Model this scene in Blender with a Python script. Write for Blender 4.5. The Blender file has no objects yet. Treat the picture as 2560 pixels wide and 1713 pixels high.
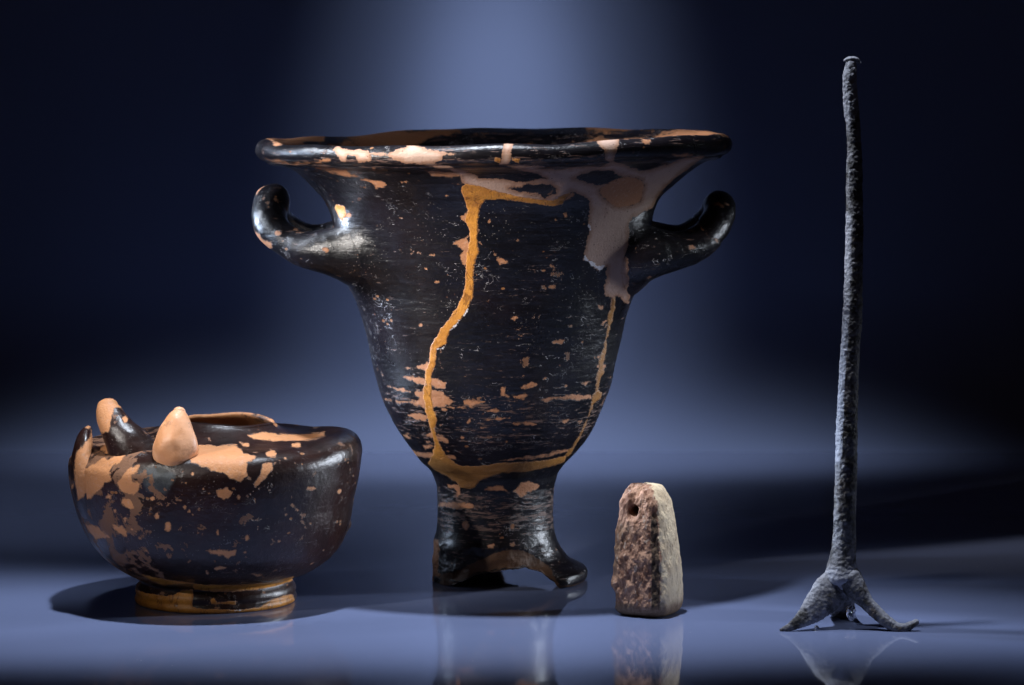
import bpy, math
import numpy as np
from mathutils import Vector, Matrix

S = bpy.context.scene
COL = S.collection

# ------------------------------------------------------------------ camera
F, CX, HY, H = 8000.0, 1280.0, 100.0, 0.305      # focal length in photo pixels, vanishing point, eye height (m)
cam_d = bpy.data.cameras.new("camera"); cam = bpy.data.objects.new("camera", cam_d); COL.objects.link(cam)
cam.location = (0, 0, H); cam.rotation_euler = (math.radians(90), 0, 0)
cam_d.sensor_width = 36.0; cam_d.lens = F / 2560 * 36.0
cam_d.shift_y = -(856.5 - HY) / 2560
cam_d.clip_start = 0.05; cam_d.clip_end = 50
cam_d.dof.use_dof = True; cam_d.dof.focus_distance = 1.69; cam_d.dof.aperture_fstop = 14
S.camera = cam
S.view_settings.view_transform = 'Standard'; S.view_settings.look = 'None'
S.view_settings.exposure = 0.0; S.view_settings.gamma = 1.0
S.cycles.use_denoising = True
S.cycles.max_bounces = 8

# ------------------------------------------------------------------ world: a dark room
w = bpy.data.worlds.new("World"); S.world = w; w.use_nodes = True
w.node_tree.nodes["Background"].inputs[0].default_value = (1.0, 0.6, 0.45, 1)
w.node_tree.nodes["Background"].inputs[1].default_value = 0.007

# ------------------------------------------------------------------ lamps
def aim(o, target):
    z = (o.location - Vector(target)).normalized(); x = Vector((1, 0, 0)) if abs(z.x) < .7 else Vector((0, 1, 0))
    x = (x - z * x.dot(z)).normalized(); y = z.cross(x)          # no roll: the lamp's width stays level
    o.rotation_euler = Matrix((x, y, z)).transposed().to_euler()
def spot(name, loc, target, power, size_deg, blend=1.0, radius=0.03, color=(1, 1, 1), sx=1.0, sy=1.0):
    d = bpy.data.lights.new(name, 'SPOT'); d.energy = power; d.spot_size = math.radians(size_deg)
    d.spot_blend = blend; d.shadow_soft_size = radius; d.color = color
    o = bpy.data.objects.new(name, d); COL.objects.link(o); o.location = loc; aim(o, target); o.scale = (sx, sy, 1)
    return o
def softbox(name, loc, target, power, wx, wy, color, spread=180):
    d = bpy.data.lights.new(name, 'AREA'); d.shape = 'RECTANGLE'; d.size = wx; d.size_y = wy
    d.energy = power; d.color = color; d.spread = math.radians(spread)
    o = bpy.data.objects.new(name, d); COL.objects.link(o); o.location = loc; aim(o, target)
    return o
COOL = (0.80, 0.88, 1.0)
spot("spot_key", (-0.063, 1.62, 1.25), (-0.085, 1.682, 0), 88, 45, 1.0, 0.030, COOL, 1.0, 0.34)
spot("spot_floor_left", (-0.42, 1.80, 1.10), (-0.33, 1.785, 0), 18, 17, 1.0, 0.030, COOL, 1.0, 0.60)
spot("spot_wall_core", (0.0, 1.75, 1.10), (-0.010, 2.47, 0.215), 16, 10, 1.0, 0.03, COOL, 0.75, 1.2)
spot("spot_wall", (0.0, 1.75, 1.10), (-0.010, 2.47, 0.200), 23, 15, 1.0, 0.03, COOL, 0.72, 1.1)
spot("spot_wall_skirt", (0.0, 1.75, 1.10), (-0.012, 2.47, 0.17), 18, 26, 1.0, 0.03, COOL, 0.70, 1.0)
spot("spot_wall_high", (0.0, 1.75, 1.20), (-0.01, 2.47, 0.86), 34, 19, 1.0, 0.03, COOL, 0.9, 1.0)
spot("spot_back_floor", (0.02, 1.90, 0.95), (-0.04, 2.33, 0.0), 31, 45, 1.0, 0.05, COOL, 1.0, 0.35)
spot("spot_back_left", (-0.25, 1.90, 1.0), (-0.31, 2.08, 0.0), 9, 32, 1.0, 0.05, COOL, 1.0, 0.9)
spot("spot_left", (-0.92, 1.86, 0.74), (0.05, 1.75, 0.240), 70, 20, 1.0, 0.06, COOL)
spot("spot_left_low", (-0.95, 2.06, 0.36), (-0.05, 1.78, 0.150), 125, 13, 1.0, 0.06, (0.62, 0.76, 1.0))
spot("spot_right", (1.0, 1.96, 0.23), (0.03, 1.755, 0.085), 58, 14, 1.0, 0.06, COOL)
spot("spot_front", (-0.88, 1.12, 0.44), (-0.055, 1.70, 0.20), 98, 13.5, 1.0, 0.05, (1.0, 0.95, 0.90))
spot("spot_front_cup", (-0.80, 1.08, 0.60), (-0.175, 1.69, 0.100), 62, 6.8, 1.0, 0.05, (1.0, 0.95, 0.90))

# ------------------------------------------------------------------ small numeric helpers
rng = np.random.RandomState(7)
def P(px, py, D):
    return ((px - CX) * D / F, D, H - (py - HY) * D / F)
def hash3(i, j, k):
    n = (i * 374761393 + j * 668265263 + k * 2147483647 // 7) & 0xffffffff
    n = ((n ^ (n >> 13)) * 1274126177) & 0xffffffff
    return ((n ^ (n >> 16)) & 0xffff) / 65535.0
def vnoise(p, freq, seed=0):
    q = np.asarray(p) * freq + 100.0 + seed * 17.3
    i = np.floor(q).astype(np.int64); f = q - i; f = f * f * (3 - 2 * f)
    r = 0
    for a in (0, 1):
        for b in (0, 1):
            for c in (0, 1):
                h = hash3(i[:, 0] + a, i[:, 1] + b, i[:, 2] + c)
                r = r + h * (f[:, 0] if a else 1 - f[:, 0]) * (f[:, 1] if b else 1 - f[:, 1]) * (f[:, 2] if c else 1 - f[:, 2])
    return r * 2 - 1
def fbm(p, freq, octv=4, seed=0, gain=0.5):
    r, a = 0, 1.0
    p = np.asarray(p); Rm = np.array([[.36, .48, -.8], [-.8, .6, 0], [.48, .64, .6]])
    for o in range(octv):
        r = r + a * vnoise(p, freq * 2 ** o, seed + o * 3); a *= gain; p = p @ Rm
    return r
def smooth(e0, e1, x):
    t = np.clip((x - e0) / (e1 - e0), 0, 1); return t * t * (3 - 2 * t)

# regions of the photograph in which outlines were read: name -> (x0, y0, scale)
RG = dict(A=(600, 280, 3.0156), B=(1200, 280, 3.0147), C=(850, 700, 3.0156), D=(1000, 1100, 3.1357),
          E=(150, 960, 2.4506), F=(1480, 1180, 3.733), G=(1900, 1300, 3.7957), N=(0, 0, 1))
def R(rg, pts):
    x0, y0, s = RG[rg]; return np.array([(x0 + x / s, y0 + y / s) for x, y in pts])
def ell(rg, x, y, a, b=None, n=10):
    b = b or a
    return R(rg, [(x + a * math.cos(t) * (1 + .15 * math.sin(3 * t + x)), y + b * math.sin(t) * (1 + .12 * math.cos(2 * t + y))) for t in np.linspace(0, 2 * math.pi, n, endpoint=False)])
def stroke(rg, pts, wd):
    p = np.array(pts, float); t = np.gradient(p, axis=0); t /= np.linalg.norm(t, axis=1)[:, None]
    nrm = np.stack([-t[:, 1], t[:, 0]], 1); ws = np.full(len(p), wd, float) if np.isscalar(wd) else np.array(wd, float)
    return R(rg, list(p + nrm * ws[:, None]) + list((p - nrm * ws[:, None])[::-1]))
CAP = 14.0
def sdf_poly(q, poly, out):
    """raise out[] to the signed distance (inside positive, photo px) of the polygon"""
    lo, hi = poly.min(0) - CAP, poly.max(0) + CAP
    m = np.where((q[:, 0] > lo[0]) & (q[:, 0] < hi[0]) & (q[:, 1] > lo[1]) & (q[:, 1] < hi[1]))[0]
    if len(m) == 0: return
    p = q[m]; d = np.full(len(m), 1e9); ins = np.zeros(len(m), bool)
    n = len(poly)
    for i in range(n):
        a, b = poly[i], poly[(i + 1) % n]; e = b - a; L = max(e @ e, 1e-9)
        t = np.clip(((p - a) @ e) / L, 0, 1); c = p - a - t[:, None] * e
        d = np.minimum(d, (c * c).sum(1))
        if a[1] != b[1]:
            cr = ((a[1] > p[:, 1]) != (b[1] > p[:, 1])) & (p[:, 0] < (b[0] - a[0]) * (p[:, 1] - a[1]) / (b[1] - a[1]) + a[0])
            ins ^= cr
    d = np.sqrt(d); s = np.clip(np.where(ins, d, -d), -CAP, CAP)
    out[m] = np.maximum(out[m], s)
def marks(co, front, polys, holes=()):
    out = np.full(len(co), -CAP)
    q = np.stack([CX + co[:, 0] * F / co[:, 1], HY + (H - co[:, 2]) * F / co[:, 1]], 1)
    f = np.where(front)[0]; qf = q[f]; o = out[f]
    for p in polys: sdf_poly(qf, p, o)
    if holes:
        h = np.full(len(o), -CAP)
        for p in holes: sdf_poly(qf, p, h)
        o = np.minimum(o, -h)
    out[f] = o
    return out

# ------------------------------------------------------------------ mesh helpers
def mesh_obj(name, co, quads, mat, parent=None, origin=(0, 0, 0), attrs=None, normals=None, tris=None):
    me = bpy.data.meshes.new(name)
    co = np.asarray(co, float) - np.array(origin)
    quads = np.asarray(quads, np.int64).reshape(-1, 4); tris = np.zeros((0, 3), np.int64) if tris is None else np.asarray(tris, np.int64).reshape(-1, 3)
    me.vertices.add(len(co)); me.vertices.foreach_set("co", co.ravel())
    lv = np.concatenate([quads.ravel(), tris.ravel()]); me.loops.add(len(lv)); me.loops.foreach_set("vertex_index", lv)
    nq, nt = len(quads), len(tris); me.polygons.add(nq + nt)
    st = np.concatenate([np.arange(nq) * 4, nq * 4 + np.arange(nt) * 3]); me.polygons.foreach_set("loop_start", st)
    me.polygons.foreach_set("use_smooth", np.ones(nq + nt, bool))
    me.update(calc_edges=True); me.validate()
    for k, v in (attrs or {}).items():
        a = me.attributes.new(k, 'FLOAT', 'POINT'); a.data.foreach_set("value", np.asarray(v, np.float32))
    if normals is not None: me.normals_split_custom_set_from_vertices(normals.tolist())
    me.materials.append(mat)
    o = bpy.data.objects.new(name, me); COL.objects.link(o)
    if parent is not None: o.parent = parent
    else: o.location = origin
    return o
def grid_faces(nr, nc, wrap=True):
    i, j = np.meshgrid(np.arange(nr - 1), np.arange(nc if wrap else nc - 1), indexing='ij')
    j2 = (j + 1) % nc
    return np.stack([i * nc + j, i * nc + j2, (i + 1) * nc + j2, (i + 1) * nc + j], -1).reshape(-1, 4)
def vnormals(co, quads):
    v = co[quads]; n = np.cross(v[:, 2] - v[:, 0], v[:, 3] - v[:, 1]); N = np.zeros_like(co)
    for k in range(4): np.add.at(N, quads[:, k], n)
    return N / np.maximum(np.linalg.norm(N, axis=1), 1e-12)[:, None]
def spline(pts, n):
    p = np.array(pts, float); m = len(p)
    ext = np.vstack([2 * p[0] - p[1], p, 2 * p[-1] - p[-2]]); t = np.linspace(0, m - 1 - 1e-9, n); i = t.astype(int); u = (t - i)[:, None]
    a, b, c, d = ext[i], ext[i + 1], ext[i + 2], ext[i + 3]
    return 0.5 * (2 * b + (c - a) * u + (2 * a - 5 * b + 4 * c - d) * u * u + (3 * b - a - 3 * c + d) * u ** 3)
def resample(p, n):
    s = np.concatenate([[0], np.cumsum(np.linalg.norm(np.diff(p, axis=0), axis=1))]); t = np.linspace(0, s[-1], n)
    return np.stack([np.interp(t, s, p[:, k]) for k in range(p.shape[1])], 1)
def tube(pts, rad, n=80, seg=40, flat=1.0, up=(0, 1, 0), cap=(True, True)):
    """a loft along pts with radius per point; flat < 1 squashes it along `up`"""
    a = np.hstack([np.array(pts, float), np.array(rad, float).reshape(-1, 1)])
    a = resample(spline(a, 300), n); c, r = a[:, :3], a[:, 3]
    T = np.gradient(c, axis=0); T /= np.linalg.norm(T, axis=1)[:, None]
    U = np.zeros_like(T); u = np.array(up, float)
    for i in range(n):
        u = u - T[i] * (u @ T[i]); u /= np.linalg.norm(u); U[i] = u
    V = np.cross(T, U); th = np.linspace(0, 2 * np.pi, seg, endpoint=False)
    rings = []
    if cap[0]:
        for q in np.linspace(0, 1, 9)[:-1]:
            k = math.sin(q * math.pi / 2) * .999 + .001; rings.append((c[0] - T[0] * r[0] * math.cos(q * math.pi / 2) * .8, r[0] * k, U[0], V[0]))
    for i in range(n): rings.append((c[i], r[i], U[i], V[i]))
    if cap[1]:
        for q in np.linspace(1, 0, 9)[1:]:
            k = math.sin(q * math.pi / 2) * .999 + .001; rings.append((c[-1] + T[-1] * r[-1] * math.cos(q * math.pi / 2) * .8, r[-1] * k, U[-1], V[-1]))
    co = np.concatenate([cc + rr * (np.cos(th)[:, None] * uu * flat + np.sin(th)[:, None] * vv) for cc, rr, uu, vv in rings])
    return co, grid_faces(len(rings), seg)[:, ::-1], len(rings)

# ------------------------------------------------------------------ node helpers
class NT:
    def __init__(s, name):
        s.m = bpy.data.materials.new(name); s.m.use_nodes = True; s.t = s.m.node_tree; s.n = s.t.nodes
        s.b = s.n["Principled BSDF"]; s.oc = s.n.new("ShaderNodeTexCoord").outputs["Object"]
    def put(s, inp, v):
        if hasattr(v, "is_linked") or hasattr(v, "links"): s.t.links.new(v, inp)
        else: inp.default_value = v
    def noise(s, scale, detail=4, rough=.5, dist=0, vec=None, stretch=None, color=False):
        n = s.n.new("ShaderNodeTexNoise"); n.inputs["Scale"].default_value = scale; n.inputs["Detail"].default_value = detail
        n.inputs["Roughness"].default_value = rough; n.inputs["Distortion"].default_value = dist
        s.put(n.inputs["Vector"], s.stretch(stretch) if stretch else (vec or s.oc))
        return n.outputs["Color" if color else "Fac"]
    def stretch(s, v, off=(0, 0, 0), src=None):
        m = s.n.new("ShaderNodeMapping"); m.inputs["Scale"].default_value = v; m.inputs["Location"].default_value = off
        s.put(m.inputs["Vector"], src or s.oc); return m.outputs[0]
    def voronoi(s, scale, feature='F1', vec=None, rnd=1.0, out="Distance"):
        n = s.n.new("ShaderNodeTexVoronoi"); n.feature = feature; n.inputs["Scale"].default_value = scale; n.inputs["Randomness"].default_value = rnd
        s.put(n.inputs["Vector"], vec or s.oc); return n.outputs[out]
    def math(s, op, a, b=0.0, c=0.0):
        n = s.n.new("ShaderNodeMath"); n.operation = op
        s.put(n.inputs[0], a); s.put(n.inputs[1], b); s.put(n.inputs[2], c); return n.outputs[0]
    def ss(s, e0, e1, x):
        n = s.n.new("ShaderNodeMapRange"); n.interpolation_type = 'SMOOTHSTEP'
        s.put(n.inputs["From Min"], e0); s.put(n.inputs["From Max"], e1); s.put(n.inputs[0], x); return n.outputs[0]
    def attr(s, name):
        n = s.n.new("ShaderNodeAttribute"); n.attribute_name = name; return n.outputs["Fac"]
    def mix(s, f, a, b):
        n = s.n.new("ShaderNodeMix"); n.data_type = 'RGBA'
        s.put(n.inputs[0], f)
        for i, v in ((6, a), (7, b)):
            s.put(n.inputs[i], (*v, 1) if isinstance(v, tuple) and len(v) == 3 else v)
        return n.outputs[2]
    def mixf(s, f, a, b):
        n = s.n.new("ShaderNodeMix"); s.put(n.inputs[0], f); s.put(n.inputs[2], a); s.put(n.inputs[3], b); return n.outputs[0]
    def bump(s, h, strength, dist, nrm=None):
        n = s.n.new("ShaderNodeBump"); n.inputs["Strength"].default_value = strength; n.inputs["Distance"].default_value = dist
        s.put(n.inputs["Height"], h)
        if nrm: s.put(n.inputs["Normal"], nrm)
        return n.outputs[0]
    def out(s, **k):
        for a, v in k.items():
            nm = {'color': 'Base Color', 'rough': 'Roughness', 'normal': 'Normal', 'spec': 'Specular IOR Level', 'ior': 'IOR', 'coat': 'Coat Weight', 'coatr': 'Coat Roughness', 'metal': 'Metallic', 'trans': 'Transmission Weight', 'sss': 'Subsurface Weight'}[a]
            s.put(s.b.inputs[nm], (*v, 1) if isinstance(v, tuple) and len(v) == 3 else v)
        return s.m

def glaze_material(name, glaze=(.0045, .0042, .0060), rough=.26, streak=1.0, dustc=(.026, .027, .040), brush=.6, clay=(.47, .205, .095), scr=1.0, dull=0.0):
    s = NT(name)
    jag = s.math('ADD', s.math('MULTIPLY', s.math('SUBTRACT', s.noise(240, 7, .72), .5), 26.0),
                 s.math('MULTIPLY', s.math('SUBTRACT', s.noise(110, 5, .65, stretch=(1, 1, 3.5)), .5), 15.0 * streak))
    def mask(at, k=1.0, w=.8, lo=0):
        v = s.math('ADD', s.attr(at), s.math('MULTIPLY', jag, k)); return s.ss(lo - w, lo + w, v)
    m_clay, m_pl, m_am, m_wh = mask('clay', .9), mask('plaster', .8), mask('amber', .5), mask('white', .8)
    e_cl, e_pl, e_am = mask('clay', .9, 1.8, 1.8), mask('plaster', .8, 6, 6.5), mask('amber', .46, 1.6, 1.4)
    m_hz = s.ss(-9, 4, s.math('ADD', s.attr('haze'), s.math('MULTIPLY', jag, .5)))
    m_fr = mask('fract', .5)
    # wear of the glaze that nobody placed by hand: streaks along the wheel marks, chips and specks
    wear = s.attr('wear')
    st = s.noise(60, 6, .65, .3, stretch=(1, 1, 9))
    st2 = s.noise(190, 5, .7, .2, stretch=(1, 1, 7))
    m_st = s.math('MULTIPLY', s.ss(.60, .66, s.math('ADD', s.math('MULTIPLY', s.math('ADD', st, st2), .5), s.math('MULTIPLY', wear, .062))), .85)
    chips = s.math('MULTIPLY', s.ss(.20, .16, s.math('SUBTRACT', s.math('ADD', s.voronoi(150, vec=s.stretch((1, 1, 1.6))), s.math('MULTIPLY', s.math('SUBTRACT', s.noise(420, 4, .6), .5), .25)), s.math('MULTIPLY', s.attr('chip'), .25))), s.ss(.60, .64, s.math('ADD', s.noise(48, 3), s.math('MULTIPLY', s.attr('chip'), .4))))
    m_pt = s.ss(.655, .67, s.math('ADD', s.noise(88, 7, .66, .3), s.math('MULTIPLY', s.attr('chip'), .75)))
    m_clay = s.math('MAXIMUM', m_clay, m_pt)
    specks = s.math('MULTIPLY', s.ss(.17, .10, s.voronoi(520)), s.ss(.50, .64, s.noise(40, 5)))
    gl = s.mix(s.ss(.35, .75, s.noise(26, 4)), glaze, tuple(c * k for c, k in zip(glaze, (2.2, 1.55, 1.5))))
    gl = s.mix(s.math('MULTIPLY', s.ss(.45, .8, s.noise(95, 6, .7, .5, stretch=(1, 1, 2.5))), .35 + dull), gl, dustc)
    # hair-fine scratches
    def scratches(scale, th, gate, vec=None):
        a = s.math('ABSOLUTE', s.math('SUBTRACT', s.noise(scale, 1.2, .4, 1.6, vec=vec), .5))
        return s.math('MULTIPLY', s.ss(th, th * .3, a), s.ss(gate, gate + .03, s.math('ADD', s.math('MULTIPLY', s.noise(scale * .6 + 20, 2, .5, 0, vec=vec), .6), s.math('MULTIPLY', s.noise(24, 3), .4))))
    sc = s.math('MAXIMUM', scratches(190, .012, .565), scratches(80, .006, .575, s.stretch((1, 1, 5), (.3, 0, 0))))
    scv = s.math('MULTIPLY', s.math('MULTIPLY', sc, scr), .8)
    col = s.mix(scv, gl, (.36, .34, .35))
    claycol = s.mix(s.noise(55, 5, .6), tuple(c * .78 for c in clay), tuple(min(1, c * 1.18) for c in clay))
    claycol = s.mix(s.math('MULTIPLY', s.ss(.55, .75, s.noise(420, 3)), .35), claycol, (.58, .38, .28))
    claycol = s.mix(s.math('MULTIPLY', s.ss(.60, .72, s.noise(140, 6, .7)), .6), claycol, (.13, .06, .035))
    oc = s.mix(s.noise(90, 3), (.36, .155, .05), (.22, .085, .03))
    col = s.mix(m_st, col, s.mix(s.noise(35), (.10, .052, .042), (.26, .15, .11)))
    col = s.mix(s.math('MULTIPLY', chips, .8), col, oc)
    col = s.mix(s.math('MULTIPLY', specks, .7), col, (.34, .30, .27))
    col = s.mix(s.math('MULTIPLY', m_hz, .85), col, s.mix(s.ss(.35, .7, s.noise(160, 5, .7)), (.028, .034, .040), (.085, .095, .10)))
    claycol = s.mix(s.math('SUBTRACT', 1.0, e_cl), claycol, (.20, .095, .05))
    col = s.mix(m_clay, col, claycol)
    plc = s.mix(s.noise(38, 5, .6), (.44, .265, .19), (.58, .40, .315))
    pits = s.ss(.20, .13, s.voronoi(420))
    plc = s.mix(s.math('MULTIPLY', pits, s.ss(.48, .6, s.noise(110))), plc, (.10, .05, .04))
    plc = s.mix(s.math('MULTIPLY', s.math('SUBTRACT', 1.0, e_pl), .75), plc, (.34, .155, .075))
    plc = s.mix(s.math('MULTIPLY', s.ss(.50, .68, s.noise(30, 5, .7)), .5), plc, (.30, .15, .10))
    col = s.mix(m_pl, col, plc)
    amc = s.mix(s.ss(.3, .7, s.noise(95, 6, .65)), (.68, .29, .045), (.42, .16, .025))
    amc = s.mix(s.math('MULTIPLY', s.ss(.010, .002, s.math('ABSOLUTE', s.math('SUBTRACT', s.noise(55, 4, .6, .4, stretch=(1, 1, .3)), .5))), .6), amc, (.14, .045, .012))
    amc = s.mix(s.math('MULTIPLY', s.math('SUBTRACT', 1.0, e_am), .7), amc, (.42, .20, .10))
    amc = s.mix(s.math('MULTIPLY', s.attr('shade_tone'), .8), amc, (.24, .115, .04))  # duller filler, with some shade mixed into its colour
    col = s.mix(m_am, col, amc)
    col = s.mix(m_fr, col, s.mix(s.noise(120, 5, .7), (.045, .022, .012), (.16, .075, .035)))  # broken clay of the foot, its brown deepened to carry the shade there
    col = s.mix(m_wh, col, (.80, .76, .78))
    matte = s.math('MINIMUM', s.math('ADD', s.math('ADD', s.math('ADD', m_clay, m_pl), s.math('ADD', m_wh, m_hz)), s.math('ADD', m_st, chips)), 1.0)
    rg = s.mixf(s.noise(34, 5, .65), rough - .07, rough + .16)
    rg = s.mixf(m_fr, s.mixf(matte, rg, .62), .7); rg = s.mixf(m_am, rg, .42)
    loss = s.math('MINIMUM', s.math('ADD', s.math('ADD', m_clay, m_st), chips), 1.0)
    h = s.math('ADD', s.math('MULTIPLY', loss, -.35), s.math('ADD', s.math('MULTIPLY', e_am, 1.3), s.math('MULTIPLY', m_wh, 1.2)))
    h = s.math('ADD', h, s.math('MULTIPLY', m_pl, .15))
    n1 = s.bump(h, .7, .00035)
    fine = s.math('ADD', s.math('MULTIPLY', s.noise(420, 6, .65), .7), s.math('ADD', s.math('MULTIPLY', s.noise(75, 5, .65, stretch=(1, 1, 8)), 1.2 * brush), s.math('MULTIPLY', s.noise(60, 4, .6), 1.6)))
    fine = s.math('SUBTRACT', fine, s.math('MULTIPLY', sc, .25))
    n2 = s.bump(fine, .50, .0007, n1)
    gr = s.bump(s.math('ADD', s.noise(800, 4, .6), s.noise(150, 3)), .8, .0004, n1)
    nm = s.n.new("ShaderNodeMix"); nm.data_type = 'VECTOR'
    s.put(nm.inputs[0], s.math('MAXIMUM', s.math('MAXIMUM', m_pl, m_am), m_clay)); s.put(nm.inputs[4], n2); s.put(nm.inputs[5], gr)
    return s.out(color=col, rough=rg, normal=nm.outputs[1], ior=1.52)

M_KR = glaze_material('krater_black_glaze', streak=1.0)
M_CU = glaze_material('cup_black_glaze', glaze=(.0125, .0058, .0050), rough=.27, dustc=(.050, .028, .023), brush=.25, streak=.45, clay=(.60, .265, .11), scr=.35, dull=.10)

def clay_material(name, a, b, rough=.5):
    s = NT(name)
    c = s.mix(s.ss(.3, .7, s.noise(70, 5, .6)), a, b)
    c = s.mix(s.math('MULTIPLY', s.ss(.58, .72, s.noise(120, 6, .72)), .6), c, (.16, .075, .04))
    return s.out(color=c, rough=rough, normal=s.bump(s.noise(260, 7, .7), .6, .0005))
M_STUB = clay_material('bare_orange_clay', (.60, .27, .12), (.76, .41, .24), .42)

s = NT('loom_weight_clay')
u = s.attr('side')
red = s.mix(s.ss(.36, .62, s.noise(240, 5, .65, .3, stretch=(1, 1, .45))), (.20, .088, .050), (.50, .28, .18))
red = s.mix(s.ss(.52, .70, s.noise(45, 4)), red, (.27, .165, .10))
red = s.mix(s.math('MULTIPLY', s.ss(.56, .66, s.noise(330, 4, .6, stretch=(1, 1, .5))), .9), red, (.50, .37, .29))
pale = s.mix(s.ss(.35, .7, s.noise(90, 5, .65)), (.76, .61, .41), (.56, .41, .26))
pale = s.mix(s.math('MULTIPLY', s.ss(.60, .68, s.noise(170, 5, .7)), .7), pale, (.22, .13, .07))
dark_edge = s.mix(s.ss(.35, .65, s.noise(220, 5, .7)), (.030, .018, .011), (.16, .095, .055))
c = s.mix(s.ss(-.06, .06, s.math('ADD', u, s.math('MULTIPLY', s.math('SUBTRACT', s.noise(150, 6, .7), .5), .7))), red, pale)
c = s.mix(s.ss(.58, .80, s.math('ADD', s.attr('edge'), s.math('MULTIPLY', s.math('SUBTRACT', s.noise(210, 5, .65), .5), .9))), c, dark_edge)  # darker beside the front corner and inside the hole
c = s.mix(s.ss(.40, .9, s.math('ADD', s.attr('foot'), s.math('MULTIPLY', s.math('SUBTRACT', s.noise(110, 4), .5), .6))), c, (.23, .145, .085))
M_LOOM = s.out(color=c, rough=.82, normal=s.bump(s.math('ADD', s.noise(300, 6, .65, stretch=(1, 1, .5)), s.math('MULTIPLY', s.noise(900, 3), .4)), .9, .0011))

s = NT('corroded_metal')
side = s.attr('lit')  # lamplight on the rod's left edge and top, put into the colour
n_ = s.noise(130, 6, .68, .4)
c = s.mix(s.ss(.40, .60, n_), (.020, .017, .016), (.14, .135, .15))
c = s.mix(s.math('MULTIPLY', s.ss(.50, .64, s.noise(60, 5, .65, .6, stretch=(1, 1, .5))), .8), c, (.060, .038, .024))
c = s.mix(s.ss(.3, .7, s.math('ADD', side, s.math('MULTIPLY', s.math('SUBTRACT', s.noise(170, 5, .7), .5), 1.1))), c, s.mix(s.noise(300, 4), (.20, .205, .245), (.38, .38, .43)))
M_ROD = s.out(color=c, rough=.6, normal=s.bump(s.math('ADD', s.noise(420, 6, .65), s.math('MULTIPLY', s.voronoi(480), .6)), .9, .0007))

s = NT('clear_putty')
M_PUTTY = s.out(color=(.85, .9, 1.0), rough=.06, ior=1.45, trans=1.0)

# ------------------------------------------------------------------ setting: glossy table top and backdrop
s = NT('glossy_blue_table')
dust = s.math('MAXIMUM', s.math('MULTIPLY', s.ss(.05, .02, s.voronoi(75)), s.ss(.56, .60, s.noise(22, 3))), s.math('MULTIPLY', s.ss(.09, .04, s.voronoi(260)), s.ss(.60, .72, s.noise(12, 5))))
c = s.mix(s.noise(5, 4), (.170, .206, .355), (.183, .220, .38))
c = s.mix(s.math('MULTIPLY', dust, .5), c, (.6, .6, .65))
M_FLOOR = s.out(color=c, rough=s.mixf(s.ss(.4, .65, s.noise(11, 6, .7, .5)), .03, .10), ior=1.40, normal=s.bump(s.noise(14, 3), .03, .004))
s = NT('matte_blue_backdrop')
M_WALL = s.out(color=s.mix(s.noise(3, 3), (.192, .236, .395), (.202, .246, .41)), rough=.9, spec=.1, normal=s.bump(s.noise(500, 4), .2, .001))
WD = 2.47
def sheet(name, pts, mat):
    me = bpy.data.meshes.new(name); me.from_pydata(pts, [], [(0, 1, 2, 3)]); me.materials.append(mat)
    o = bpy.data.objects.new(name, me); COL.objects.link(o); o['kind'] = 'structure'; return o
sheet('table_surface', [(-3, -.8, 0), (3, -.8, 0), (3, WD + .02, 0), (-3, WD + .02, 0)], M_FLOOR)
CR = .12
pf = [(WD - CR - .01, -.004)] + [(WD - CR + CR * math.sin(a), -.0012 + CR * (1 - math.cos(a))) for a in np.linspace(0, math.pi / 2, 24)] + [(WD, .6), (WD, 2.6)]
me = bpy.data.meshes.new('backdrop_wall')
me.from_pydata([(x, y, z) for y, z in pf for x in (-3, 3)], [], [(2 * k + 1, 2 * k, 2 * k + 2, 2 * k + 3) for k in range(len(pf) - 1)])
me.polygons.foreach_set("use_smooth", [True] * len(me.polygons)); me.materials.append(M_WALL)
o = bpy.data.objects.new('backdrop_wall', me); COL.objects.link(o); o['kind'] = 'structure'

def thing(name, label, cat, loc):
    o = bpy.data.objects.new(name, None); COL.objects.link(o); o.empty_display_size = .02
    o.location = loc; o['label'] = label; o['category'] = cat; return o

# ================================================================== KRATER
DK = 1.81; SK = DK / F; KC = 1237.0
KX = (KC - CX) * SK; KO = (KX, DK, 0.0)
kr = thing('bell_krater', 'tall black glazed bell krater with two upturned handles and amber repaired crack', 'krater', KO)
# (half width left, half width right, y) in photo pixels at the vessel's depth
inner = [(2, 2, 1118), (60, 60, 1116), (120, 120, 1100), (190, 190, 1040), (235, 240, 960), (268, 272, 850), (300, 302, 720), (325, 327, 650), (368, 362, 555), (425, 420, 465), (470, 470, 405), (520, 520, 366), (545, 545, 352)]
lip = [(545, 545, 352), (562, 562, 346), (574, 574, 346), (584, 584, 351), (590, 590, 359), (592, 592, 370), (589, 589, 381), (580, 580, 389), (572, 572, 392), (566, 566, 394), (562, 562, 398), (550, 550, 402), (530, 530, 405), (520, 520, 408)]
outer = [(520, 520, 408), (500, 505, 416), (474, 476, 437), (448, 442, 468), (424, 411, 500), (404, 391, 550), (388, 376, 600), (372, 360, 650), (352, 343, 710), (337, 331, 776), (318, 317, 843), (294, 292, 952), (278, 273, 1005), (254, 251, 1058), (231, 230, 1095), (210, 206, 1124), (189, 181, 1151), (172, 169, 1166)]
stem = [(172, 169, 1166), (160, 160, 1180), (152, 155, 1198), (146, 151, 1215), (143, 149, 1243), (142, 148, 1275), (143, 149, 1304), (147, 152, 1330), (153, 158, 1350), (165, 173, 1377), (180, 190, 1397), (203, 210, 1408), (221, 228, 1417), (225, 232, 1426), (225, 231, 1438), (218, 222, 1447), (200, 200, 1448), (170, 172, 1440), (140, 146, 1422), (118, 122, 1400), (104, 108, 1380), (60, 60, 1372), (2, 2, 1370)]
def prof(p, n): return resample(spline(p, 600), n)
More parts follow.
